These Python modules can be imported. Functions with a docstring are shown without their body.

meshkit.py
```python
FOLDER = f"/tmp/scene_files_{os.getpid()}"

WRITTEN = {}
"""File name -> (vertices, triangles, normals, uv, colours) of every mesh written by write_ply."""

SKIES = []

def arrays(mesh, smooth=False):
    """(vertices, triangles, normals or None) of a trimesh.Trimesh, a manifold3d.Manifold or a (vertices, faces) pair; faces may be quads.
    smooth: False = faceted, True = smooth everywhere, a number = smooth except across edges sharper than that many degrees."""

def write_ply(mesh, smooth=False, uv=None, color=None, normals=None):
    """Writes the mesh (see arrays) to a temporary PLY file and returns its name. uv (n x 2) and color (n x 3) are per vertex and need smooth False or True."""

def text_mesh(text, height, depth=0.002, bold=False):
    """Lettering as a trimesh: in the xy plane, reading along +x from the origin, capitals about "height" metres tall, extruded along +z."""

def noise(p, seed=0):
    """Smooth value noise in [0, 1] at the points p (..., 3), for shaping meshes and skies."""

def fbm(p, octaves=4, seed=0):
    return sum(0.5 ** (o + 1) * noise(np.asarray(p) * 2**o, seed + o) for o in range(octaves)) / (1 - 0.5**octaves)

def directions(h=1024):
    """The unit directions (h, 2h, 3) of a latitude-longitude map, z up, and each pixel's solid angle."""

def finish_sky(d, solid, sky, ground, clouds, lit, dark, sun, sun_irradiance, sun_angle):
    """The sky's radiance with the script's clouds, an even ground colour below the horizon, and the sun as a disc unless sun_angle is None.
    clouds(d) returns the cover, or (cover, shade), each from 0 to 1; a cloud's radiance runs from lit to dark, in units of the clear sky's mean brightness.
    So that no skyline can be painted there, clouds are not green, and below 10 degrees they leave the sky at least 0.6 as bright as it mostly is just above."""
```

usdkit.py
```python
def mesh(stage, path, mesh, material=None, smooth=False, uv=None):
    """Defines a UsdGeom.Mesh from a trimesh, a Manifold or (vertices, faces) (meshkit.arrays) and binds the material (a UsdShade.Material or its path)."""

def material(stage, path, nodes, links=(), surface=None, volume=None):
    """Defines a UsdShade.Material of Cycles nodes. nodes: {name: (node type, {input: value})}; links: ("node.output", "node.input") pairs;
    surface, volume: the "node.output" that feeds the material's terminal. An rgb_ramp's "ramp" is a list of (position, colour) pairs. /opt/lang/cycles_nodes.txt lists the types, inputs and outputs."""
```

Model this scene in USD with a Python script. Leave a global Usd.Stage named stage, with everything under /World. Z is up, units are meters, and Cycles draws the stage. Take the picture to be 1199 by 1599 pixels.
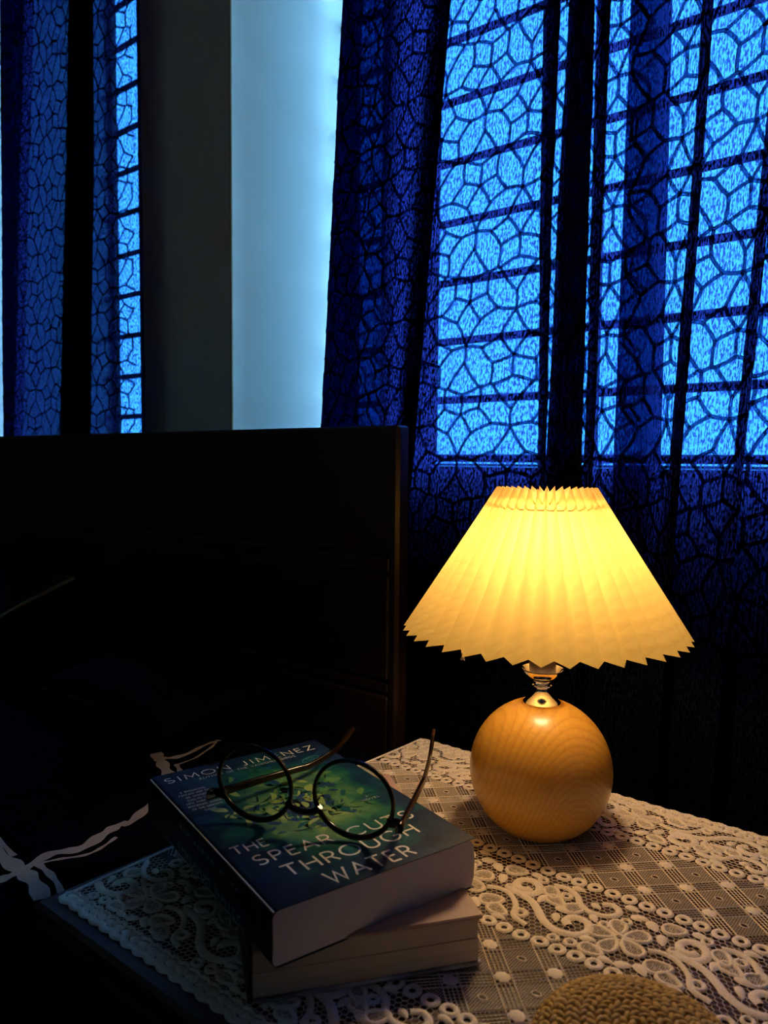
import math, random
import numpy as np, trimesh, manifold3d
from scipy.spatial import Voronoi
from shapely.geometry import LineString, Polygon, Point, box as sbox
from pxr import Usd, UsdGeom, UsdLux, UsdShade, Gf, Sdf
import usdkit, meshkit

PI = math.pi
stage = Usd.Stage.CreateInMemory()
UsdGeom.SetStageUpAxis(stage, 'Z')
UsdGeom.SetStageMetersPerUnit(stage, 1.0)
world = UsdGeom.Xform.Define(stage, '/World')
T = 0.60                      # height of the nightstand top

# ------------------------------------------------------------------ camera, sky, exposure
# room axes: X to the right along the window wall, Y towards that wall, Z up; the origin lies under the far left corner of the lace
CF = 1190.0 / 1199.0 * 36.0
CPOS = np.array([0.4326, -0.6038, T + 0.277])
PITCH, ROLL, YAW = 0.0667, 0.0088, 0.672
_e = np.array([math.cos(YAW), -math.sin(YAW), 0]); _n = np.array([math.sin(YAW), math.cos(YAW), 0])   # room axes in the camera's ground frame
_F = np.array([0, math.cos(PITCH), -math.sin(PITCH)]); _R0 = np.array([1.0, 0, 0]); _U0 = np.cross(_R0, _F)
_R = math.cos(ROLL) * _R0 + math.sin(ROLL) * _U0; _U = -math.sin(ROLL) * _R0 + math.cos(ROLL) * _U0
to_room = lambda v: np.array([v @ _e, v @ _n, v[2]])
CR, CU, CFW = to_room(_R), to_room(_U), to_room(_F)
cam = UsdGeom.Camera.Define(stage, '/World/camera')
cam.CreateHorizontalApertureAttr(36.0)
cam.CreateFocalLengthAttr(CF)
cam.CreateFStopAttr(16.0)
cam.CreateFocusDistanceAttr(0.62)
cam.CreateClippingRangeAttr(Gf.Vec2f(0.02, 500.0))
cam.CreateExposureAttr(0.0)
_m = Gf.Matrix4d(*CR, 0, *CU, 0, *(-CFW), 0, *CPOS, 1)
UsdGeom.Xformable(cam).AddTransformOp().Set(_m)

sky = UsdLux.DomeLight.Define(stage, '/World/sky')           # even overcast dusk sky
sky.CreateColorAttr(Gf.Vec3f(0.20, 0.56, 1.0))
sky.CreateIntensityAttr(12.5)

BULB_POWER = 115.0                                             # radiance of the lamp's bulb
BULB_COLOR = (1.0, 0.69, 0.35)


def ray(px, py):
    return CFW + (px - 599.5) / 1190.0 * CR - (py - 799.5) / 1190.0 * CU


def on_Y(px, py, Y):
    d = ray(px, py); return CPOS + d * ((Y - CPOS[1]) / d[1])


def on_Z(px, py, z):
    d = ray(px, py); return CPOS + d * ((z - CPOS[2]) / d[2])


# ------------------------------------------------------------------ helpers
used = {}


def numbered(path):
    k = used.get(path, -1) + 1
    used[path] = k
    return path if k == 0 else f'{path}_{k:03d}'


def tag(prim, label=None, cat=None, group=None, kind=None):
    for k, v in (('label', label), ('category', cat), ('group', group), ('kind', kind)):
        if v:
            prim.SetCustomDataByKey(k, v)
    return prim


def thing(name, label, cat, loc=(0, 0, 0), rz=0.0, group=None):
    x = UsdGeom.Xform.Define(stage, numbered('/World/' + name))
    x.AddTranslateOp().Set(Gf.Vec3d(*map(float, loc)))
    if rz:
        x.AddRotateZOp().Set(math.degrees(rz))
    return tag(x.GetPrim(), label, cat, group)


def obj(name, mesh, mat, parent=None, smooth=False, label=None, kind=None, uv=None):
    base = str(parent.GetPath()) if parent else '/World'
    m = usdkit.mesh(stage, numbered(base + '/' + name), mesh, mat, smooth=smooth, uv=uv)
    return tag(m.GetPrim(), label, None, None, kind)


def struct(name, mesh, mat, smooth=False):
    return obj(name, mesh, mat, None, smooth, kind='structure')


class MB:
    """Collects pieces that become one mesh."""
    def __init__(s): s.v, s.f, s.k = [], [], 0
    def add(s, v, f):
        v = np.asarray(v, float).reshape(-1, 3); f = np.asarray(f, int).reshape(-1, 3)
        s.v.append(v); s.f.append(f + s.k); s.k += len(v); return s
    def tm(s, m): return s.add(m.vertices, m.faces)
    def get(s): return np.vstack(s.v), np.vstack(s.f)


def rbox(x0, x1, y0, y1, z0, z1, r=0.002):
    """A box with chamfered edges."""
    P = []
    for x, sx in ((x0, 1), (x1, -1)):
        for y, sy in ((y0, 1), (y1, -1)):
            for z, sz in ((z0, 1), (z1, -1)):
                P += [(x, y + sy * r, z + sz * r), (x + sx * r, y, z + sz * r), (x + sx * r, y + sy * r, z)]
    return trimesh.convex.convex_hull(np.array(P))


def grid_faces(n, m, wrap=False):
    i, j = np.meshgrid(np.arange(n - 1), np.arange(m if wrap else m - 1), indexing='ij')
    a, b = i * m + j, i * m + (j + 1) % m
    q = np.stack([a, b, b + m, a + m], -1).reshape(-1, 4)
    return np.vstack([q[:, [0, 1, 2]], q[:, [0, 2, 3]]])


def lathe(profile, n=64):
    """profile: (z, r) pairs."""
    p = np.array(profile, float); t = np.arange(n) * 2 * PI / n
    v = np.stack([p[:, 1:2] * np.cos(t), p[:, 1:2] * np.sin(t), p[:, 0:1] + 0 * t], -1).reshape(-1, 3)
    return v, grid_faces(len(p), n, True)[:, ::-1] if p[0, 0] > p[-1, 0] else grid_faces(len(p), n, True)


def smooth_path(P, n=4, closed=False):
    """Catmull-Rom through the points."""
    P = np.asarray(P, float)
    Q = np.vstack([P[-1:], P, P[:2]]) if closed else np.vstack([2 * P[:1] - P[1:2], P, 2 * P[-1:] - P[-2:-1]])
    out = []
    for i in range(1, len(Q) - 2):
        a, b, c, d = Q[i - 1:i + 3]
        for t in np.arange(n) / n:
            out.append(0.5 * (2 * b + (c - a) * t + (2 * a - 5 * b + 4 * c - d) * t * t + (3 * b - a - 3 * c + d) * t ** 3))
    if not closed:
        out.append(P[-1])
    return np.array(out)


def tube(P, r, n=10, side=None, closed=False, caps=True, sq=1.0):
    """Sweeps an ellipse along P. r: radius or per-point (ra, rb) pairs; side: the direction of ra."""
    P = np.asarray(P, float); N = len(P)
    r = np.broadcast_to(np.asarray(r, float).reshape(-1, 1) if np.ndim(r) == 1 else np.asarray(r, float), (N, 2)) if np.ndim(r) else np.full((N, 2), r)
    t = (np.roll(P, -1, 0) - np.roll(P, 1, 0)) if closed else np.gradient(P, axis=0)
    t /= np.linalg.norm(t, axis=1, keepdims=True) + 1e-12
    ref = np.broadcast_to(np.asarray(side if side is not None else (0, 0, 1.0), float), (N, 3))
    a = ref - (ref * t).sum(1, keepdims=True) * t
    bad = np.linalg.norm(a, axis=1) < 1e-4
    a[bad] = np.cross(t[bad], [1.0, 0.3, 0])
    a /= np.linalg.norm(a, axis=1, keepdims=True)
    b = np.cross(t, a); g = np.arange(n) * 2 * PI / n
    cg, sg = np.sign(np.cos(g)) * np.abs(np.cos(g)) ** sq, np.sign(np.sin(g)) * np.abs(np.sin(g)) ** sq
    v = P[:, None] + r[:, :1, None] * cg[None, :, None] * a[:, None] + r[:, 1:, None] * sg[None, :, None] * b[:, None]
    v = v.reshape(-1, 3); f = grid_faces(N, n, True)
    if closed:
        j = np.arange(n); k = (N - 1) * n
        q = np.stack([k + j, k + (j + 1) % n, (j + 1) % n, j], -1)
        f = np.vstack([f, q[:, [0, 1, 2]], q[:, [0, 2, 3]]])
    elif caps:
        v = np.vstack([v, P[:1], P[-1:]]); j = np.arange(n); k = N * n
        f = np.vstack([f, np.stack([0 * j + k, (j + 1) % n, j], -1), np.stack([0 * j + k + 1, (N - 1) * n + j, (N - 1) * n + (j + 1) % n], -1)])
    return v, f


def segs(p0, p1, w, h, z):
    """Many straight threads lying on a surface: a low ridge each (plan points in, metres)."""
    p0, p1 = np.asarray(p0, float), np.asarray(p1, float)
    d = p1 - p0; L = np.linalg.norm(d, axis=1, keepdims=True); ok = L[:, 0] > 1e-6
    p0, p1, d = p0[ok], p1[ok], d[ok] / L[ok]
    nn = np.stack([-d[:, 1], d[:, 0]], 1) * w / 2
    def sec(p):
        return np.stack([np.c_[p - nn, np.full(len(p), z)], np.c_[p, np.full(len(p), z + h)], np.c_[p + nn, np.full(len(p), z)]], 1)
    v = np.concatenate([sec(p0), sec(p1)], 1)
    k = np.arange(len(p0))[:, None, None] * 6
    f = np.array([[0, 3, 4], [0, 4, 1], [1, 4, 5], [1, 5, 2], [2, 5, 3], [2, 3, 0]])[None] + k
    return v.reshape(-1, 3), f.reshape(-1, 3)


def ridge(P, w, h, z, closed=False, ribs=0.0):
    """A rounded raised cord along plan path P (n x 2), flat underneath. w may vary along it."""
    P = np.asarray(P, float); N = len(P)
    t = (np.roll(P, -1, 0) - np.roll(P, 1, 0)) if closed else np.gradient(P, axis=0)
    t /= np.linalg.norm(t, axis=1, keepdims=True) + 1e-12
    nn = np.stack([-t[:, 1], t[:, 0]], 1); w = np.broadcast_to(np.asarray(w, float), (N,))[:, None] / 2
    hh = h * (1 + ribs * (np.arange(N) % 2))[:, None]
    rows = []
    for o, q in ((-1, 0), (-.62, .75), (0, 1), (.62, .75), (1, 0)):
        rows.append(np.c_[P + nn * w * o, z + hh * q])
    v = np.stack(rows, 1).reshape(-1, 3); f = grid_faces(N, 5)
    if closed:
        j = np.arange(4); k = (N - 1) * 5
        q = np.stack([k + j, k + j + 1, j + 1, j], -1)
        f = np.vstack([f, q[:, [0, 1, 2]], q[:, [0, 2, 3]]])
    return v, f[:, ::-1]


def blob(P, h, z):
    """A filled low mound inside the closed plan outline P."""
    P = np.asarray(P, float); c = P.mean(0); n = len(P)
    v = np.vstack([np.c_[P, np.full(n, z)], np.c_[c + .72 * (P - c), np.full(n, z + .8 * h)], [[c[0], c[1], z + h]]])
    j = np.arange(n); k = (j + 1) % n
    f = np.vstack([np.c_[j, k, n + k], np.c_[j, n + k, n + j], np.c_[n + j, n + k, 0 * j + 2 * n]])
    return v, f


# ------------------------------------------------------------------ materials
def mat(name, nodes, links=(), surface='p.BSDF'):
    return usdkit.material(stage, '/World/Looks/' + name, nodes, links, surface=surface)


def plain(name, col, rough=.6, **k):
    return mat(name, {'p': ('principled_bsdf', {'base_color': col, 'roughness': rough, **k})})


def noisy(name, c0, c1, scale, rough=.7, bump=0.0, vec=(1, 1, 1), detail=4, dist=.002, **k):
    """Two close tones mottled by noise, with fine relief."""
    nodes = {'g': ('texture_coordinate', {}), 'm': ('mapping', {'scale': vec}), 'n': ('noise_texture', {'scale': scale, 'detail': detail}),
             'r': ('rgb_ramp', {'ramp': [(.3, c0), (.7, c1)]}), 'p': ('principled_bsdf', {'roughness': rough, **k})}
    links = [('g.object', 'm.vector'), ('m.vector', 'n.vector'), ('n.fac', 'r.fac'), ('r.color', 'p.base_color')]
    if bump:
        nodes['b'] = ('bump', {'strength': bump, 'distance': dist})
        links += [('n.fac', 'b.height'), ('b.normal', 'p.normal')]
    return mat(name, nodes, links)


M = {}
M['wall'] = noisy('wall_paint', (.68, .645, .59), (.73, .69, .635), 9, .85, .15)
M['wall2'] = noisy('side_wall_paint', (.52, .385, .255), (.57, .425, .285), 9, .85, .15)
M['ceiling'] = plain('ceiling_paint', (.78, .70, .57), .9)
M['floor'] = noisy('floor_tile', (.16, .12, .09), (.22, .17, .13), 6, .4)
M['stone'] = noisy('dark_stone', (.02, .02, .022), (.05, .048, .046), 60, .35)
M['bead'] = plain('worn_corner', (.42, .30, .18), .8)
M['wing'] = plain('weathered_render', (.045, .043, .04), .95)
M['frame'] = plain('window_paint', (.08, .07, .06), .5)
M['iron'] = plain('grille_iron', (.01, .01, .012), .5)
M['ground'] = plain('ground', (.10, .11, .09), .95)
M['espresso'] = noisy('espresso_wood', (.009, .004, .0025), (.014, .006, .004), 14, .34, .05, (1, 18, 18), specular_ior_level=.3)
M['nightwood'] = noisy('nightstand_wood', (.040, .015, .012), (.060, .023, .018), 10, .42, .06, (2, 22, 22))
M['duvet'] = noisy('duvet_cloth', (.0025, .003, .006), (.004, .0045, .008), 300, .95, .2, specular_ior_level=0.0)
M['stripe'] = noisy('stripe_print', (.40, .33, .27), (.46, .39, .32), 300, .9)
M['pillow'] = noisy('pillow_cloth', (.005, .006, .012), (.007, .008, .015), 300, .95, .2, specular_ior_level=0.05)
M['piping'] = plain('dull_piping', (.13, .125, .08), .9)
M['mattress'] = plain('mattress_cloth', (.3, .3, .32), .9)
M['lace'] = noisy('lace_cotton', (.70, .60, .50), (.86, .77, .67), 900, .85, .5, dist=.0004)
M['lace_net'] = plain('lace_thread', (.74, .65, .55), .9)
M['pages'] = None
M['chrome'] = plain('chrome', (.9, .88, .86), .06, metallic=1.0)
M['socket'] = plain('socket_bakelite', (.10, .07, .055), .35)
M['knot'] = plain('cream_thread', (.85, .75, .55), .9)
M['letter'] = plain('letter_print', (.80, .74, .66), .5)
M['letter_dim'] = plain('small_letter_print', (.58, .60, .62), .5)
M['spine_letter'] = plain('spine_letter_print', (.55, .55, .55), .5)
M['straw'] = noisy('seagrass', (.30, .185, .055), (.58, .38, .125), 260, .8, .6, (1, 1, 1), dist=.0006)

# beech-look varnished ball: growth rings around an axis that leaves the ball low on its front right
M['beech'] = mat('beech_wood', {
    'g': ('texture_coordinate', {}), 'm': ('mapping', {'mapping_type': 'point', 'location': (-.018, 0, -.008), 'rotation': (0, 0, .0), 'scale': (1, .35, .62)}),
    'n': ('noise_texture', {'scale': 16, 'detail': 2, 'roughness': .4}), 'nm': ('vector_math', {'math_type': 'scale', 'scale': .008}),
    'ad': ('vector_math', {'math_type': 'add'}),
    'w': ('wave_texture', {'wave_type': 'rings', 'rings_direction': 'y', 'profile': 'saw', 'scale': 104, 'distortion': .5, 'detail': 2, 'detail_scale': 1.5}),
    'f': ('noise_texture', {'scale': 420, 'detail': 3}), 'fm': ('mapping', {'scale': (1, .06, 1)}),
    'r': ('rgb_ramp', {'ramp': [(0, (.66, .35, .055)), (.5, (.72, .40, .068)), (.85, (.70, .38, .062)), (1, (.57, .285, .040))]}),
    'r2': ('rgb_ramp', {'ramp': [(.25, (.88, .86, .82)), (.75, (1.05, 1.04, 1.0))]}),
    'x': ('mix', {'mix_type': 'multiply', 'fac': 1.0}), 'p': ('principled_bsdf', {'roughness': .30, 'coat_weight': .25, 'coat_roughness': .18})},
    [('g.object', 'm.vector'), ('m.vector', 'n.vector'), ('n.color', 'nm.vector1'), ('m.vector', 'ad.vector1'), ('nm.vector', 'ad.vector2'), ('ad.vector', 'w.vector'),
     ('w.fac', 'r.fac'), ('g.object', 'fm.vector'), ('fm.vector', 'f.vector'), ('f.fac', 'r2.fac'), ('r.color', 'x.color1'), ('r2.color', 'x.color2'), ('x.color', 'p.base_color')])

# pleated shade: light passes and scatters
M['shade'] = mat('shade_film', {'d': ('diffuse_bsdf', {'color': (.50, .37, .18)}), 't': ('translucent_bsdf', {'color': (.76, .56, .19)}),
                                'x': ('mix_closure', {'fac': .5})}, [('d.BSDF', 'x.closure1'), ('t.BSDF', 'x.closure2')], 'x.closure')
M['bulb'] = mat('bulb_glow', {'e': ('emission', {'color': BULB_COLOR, 'strength': BULB_POWER})}, (), 'e.emission')

# sheer jacquard curtain: blue threads that glow against the light, and gaps between them that let the sky through
M['curtain'] = mat('curtain_weave', {
    'u': ('uvmap', {'attribute': 'st'}), 'm': ('mapping', {'scale': (480, 190, 1)}), 'n': ('noise_texture', {'scale': 1.0, 'detail': 1.5, 'roughness': .65, 'dimensions': '2D'}),
    'm2': ('mapping', {'scale': (900, 9, 1)}), 'n2': ('noise_texture', {'scale': 1.0, 'detail': 1.0, 'dimensions': '2D'}),
    'a': ('math', {'math_type': 'multiply_add', 'value2': .35}),
    'r': ('map_range', {'from_min': .54, 'from_max': .78, 'to_min': .90, 'to_max': .0, 'clamp': True}),
    'tr': ('transparent_bsdf', {'color': (.0112, .036, .093)}),
    'tl': ('translucent_bsdf', {'color': (.0095, .0100, .062)}), 'df': ('diffuse_bsdf', {'color': (.004, .005, .013)}),
    'cl': ('add_closure', {}), 'x': ('mix_closure', {})},
    [('u.UV', 'm.vector'), ('m.vector', 'n.vector'), ('u.UV', 'm2.vector'), ('m2.vector', 'n2.vector'), ('n2.fac', 'a.value1'), ('n.fac', 'a.value3'), ('a.value', 'r.value'),
     ('r.result', 'x.fac'), ('tr.BSDF', 'x.closure1'), ('tl.BSDF', 'cl.closure1'), ('df.BSDF', 'cl.closure2'), ('cl.closure', 'x.closure2')], 'x.closure')
M['jacquard'] = mat('jacquard_thread', {
    'g': ('geometry', {}), 'n': ('noise_texture', {'scale': 700, 'detail': 1}),
    'r': ('map_range', {'from_min': .45, 'from_max': .75, 'to_min': .62, 'to_max': .05, 'clamp': True}),
    'tr': ('transparent_bsdf', {'color': (.50, .66, .80)}),
    'tl': ('translucent_bsdf', {'color': (.004, .0045, .026)}), 'df': ('diffuse_bsdf', {'color': (.003, .004, .010)}), 'cl': ('add_closure', {}), 'x': ('mix_closure', {})},
    [('g.position', 'n.vector'), ('n.fac', 'r.value'), ('r.result', 'x.fac'), ('tr.BSDF', 'x.closure1'), ('tl.BSDF', 'cl.closure1'), ('df.BSDF', 'cl.closure2'), ('cl.closure', 'x.closure2')], 'x.closure')
M['pane'] = mat('window_glass', {'t': ('transparent_bsdf', {'color': (.97, .98, .98)}), 'g': ('glossy_bsdf', {'roughness': .02, 'color': (1, 1, 1)}), 'f': ('fresnel', {'IOR': 1.45}), 'gm': ('geometry', {}), 'nb': ('math', {'math_type': 'subtract', 'value1': 1.0}), 'ff': ('math', {'math_type': 'multiply'}), 'x': ('mix_closure', {})},
                [('gm.backfacing', 'nb.value2'), ('f.fac', 'ff.value1'), ('nb.value', 'ff.value2'), ('ff.value', 'x.fac'), ('t.BSDF', 'x.closure1'), ('g.BSDF', 'x.closure2')], 'x.closure')
M['lens'] = mat('spectacle_lens', {'t': ('transparent_bsdf', {'color': (.90, .95, .93)}), 'g': ('glossy_bsdf', {'roughness': .01, 'color': (.8, 1, .9)}), 'f': ('fresnel', {'IOR': 1.25}), 'gm': ('geometry', {}), 'nb': ('math', {'math_type': 'subtract', 'value1': 1.0}), 'ff': ('math', {'math_type': 'multiply'}), 'x': ('mix_closure', {})},
                [('gm.backfacing', 'nb.value2'), ('f.fac', 'ff.value1'), ('nb.value', 'ff.value2'), ('ff.value', 'x.fac'), ('t.BSDF', 'x.closure1'), ('g.BSDF', 'x.closure2')], 'x.closure')
M['tortoise'] = mat('tortoise_acetate', {'g': ('texture_coordinate', {}), 'n': ('noise_texture', {'scale': 90, 'detail': 2, 'distortion': .6}),
    'r': ('rgb_ramp', {'ramp': [(.45, (.006, .003, .0025)), (.62, (.016, .006, .004)), (.78, (.12, .02, .008))]}), 'p': ('principled_bsdf', {'roughness': .16, 'specular_ior_level': .4})},
    [('g.object', 'n.vector'), ('n.fac', 'r.fac'), ('r.color', 'p.base_color')])

# ------------------------------------------------------------------ room shell
YW, YO = 0.19, 0.49                 # inner and outer face of the window wall
XL, XR, YF, HC = -2.30, 1.55, -2.35, 2.55
SILL, HEAD = T + 0.262, 2.10
WIN = [(-0.5056, 0.80), (-1.285, -0.750)]
wallb = manifold3d.Manifold.cube((XR - XL + .4, YO - YW, HC + .2)).translate((XL - .2, YW, -.1))
for x0, x1 in WIN:
    wallb -= manifold3d.Manifold.cube((x1 - x0, 1.0, HEAD - SILL)).translate((x0, YW - .3, SILL))
struct('wall_back', wallb, M['wall'])
struct('wall_left', trimesh.creation.box(bounds=[(XL - .2, YF, -.1), (XL, YW, HC + .1)]), M['wall2'])
struct('wall_right', trimesh.creation.box(bounds=[(XR, YF, -.1), (XR + .2, YW, HC + .1)]), M['wall2'])
struct('wall_front', trimesh.creation.box(bounds=[(XL - .2, YF - .2, -.1), (XR + .2, YF, HC + .1)]), M['wall2'])
struct('floor', trimesh.creation.box(bounds=[(XL, YF, -.1), (XR, YW, 0)]), M['floor'])
struct('ceiling', trimesh.creation.box(bounds=[(XL, YF, HC), (XR, YW, HC + .1)]), M['ceiling'])
struct('wall_wing', trimesh.creation.box(bounds=[(.84, YO + .001, -3.0), (1.06, 2.10, 10.5)]), M['wing'])   # the house's own wing, right of the window
struct('ground', trimesh.creation.box(bounds=[(-60, YO + .3, -3.2), (60, 120, -3.0)]), M['ground'])
struct('trim_1', tube([(-.5056, YW - .0002, SILL - .05), (-.5056, YW - .0002, HEAD)], .0022, 10), M['bead'], True)   # worn plaster corner of the reveal
cb = MB().tm(trimesh.creation.box(bounds=[(XL, YF, 0), (XL + .012, YW, .09)]))
struct('baseboard_left', cb.get(), M['espresso'])
cb = MB().tm(trimesh.creation.box(bounds=[(XL, YW - .012, 0), (XR, YW, .09)]))
struct('baseboard_back', cb.get(), M['espresso'])

for wi, (x0, x1) in enumerate(WIN):
    w = UsdGeom.Xform.Define(stage, f'/World/window_{wi + 1}').GetPrim()
    tag(w, kind='structure')
    a, b = x0 + .001, x1 - .001
    for name, bb in (('frame_sill', (a, b, .462, .486, SILL + .0005, SILL + .012)), ('frame_head', (a, b, .455, .486, HEAD - .04, HEAD - .001)),
                     ('frame_jamb', (a, a + .010, .470, .486, SILL + .012, HEAD - .04)), ('frame_jamb', (b - .03, b, .455, .486, SILL + .012, HEAD - .04))):
        obj(name, rbox(*bb, .002), M['frame'], w)
    obj('stone_sill', rbox(x0 + .0006, x1 - .0006, YW - .018, .4615, SILL + .0004, SILL + .009, .002), M['stone'], w)
    if wi == 0:
        obj('jamb_lining', rbox(b - .012, b - .0002, YW + .001, .4545, SILL + .0095, HEAD - .001, .002), M['frame'], w)
        obj('mullion', rbox(-.040, -.028, .466, .486, SILL + .012, HEAD - .04, .001), M['frame'], w)
    if wi == 0:                                                 # a closed timber leaf stands a hand's width off the jamb
        lf = obj('shutter_leaf', rbox(-.442, -.318, .4795, .4875, SILL + .012, HEAD - .04, .002), M['frame'], w)
    else:
        obj('shutter_leaf', rbox(-1.10, -.782, .4795, .4875, SILL + .012, HEAD - .04, .002), M['frame'], w)
    k = 0
    while T + .283 + .0955 * k < HEAD - .05:
        z = T + .283 + .0955 * k
        obj('grille_bar', tube([(a, .458, z), (b, .458, z)], .0064, 8), M['iron'], w, smooth=40)
        k += 1
    for gx in np.arange(x0 + (.78 if wi == 0 else .36), x1 - .1, .36):
        obj('grille_upright', rbox(gx - .006, gx + .006, .4655, .4695, SILL + .012, HEAD - .04, .001), M['iron'], w)
    obj('pane', trimesh.creation.box(bounds=[(a + .01, .474, SILL + .012), (b - .03, .477, HEAD - .04)]), M['pane'], w)

# ------------------------------------------------------------------ curtains
ZB, ZT = 0.05, 2.26


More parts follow.
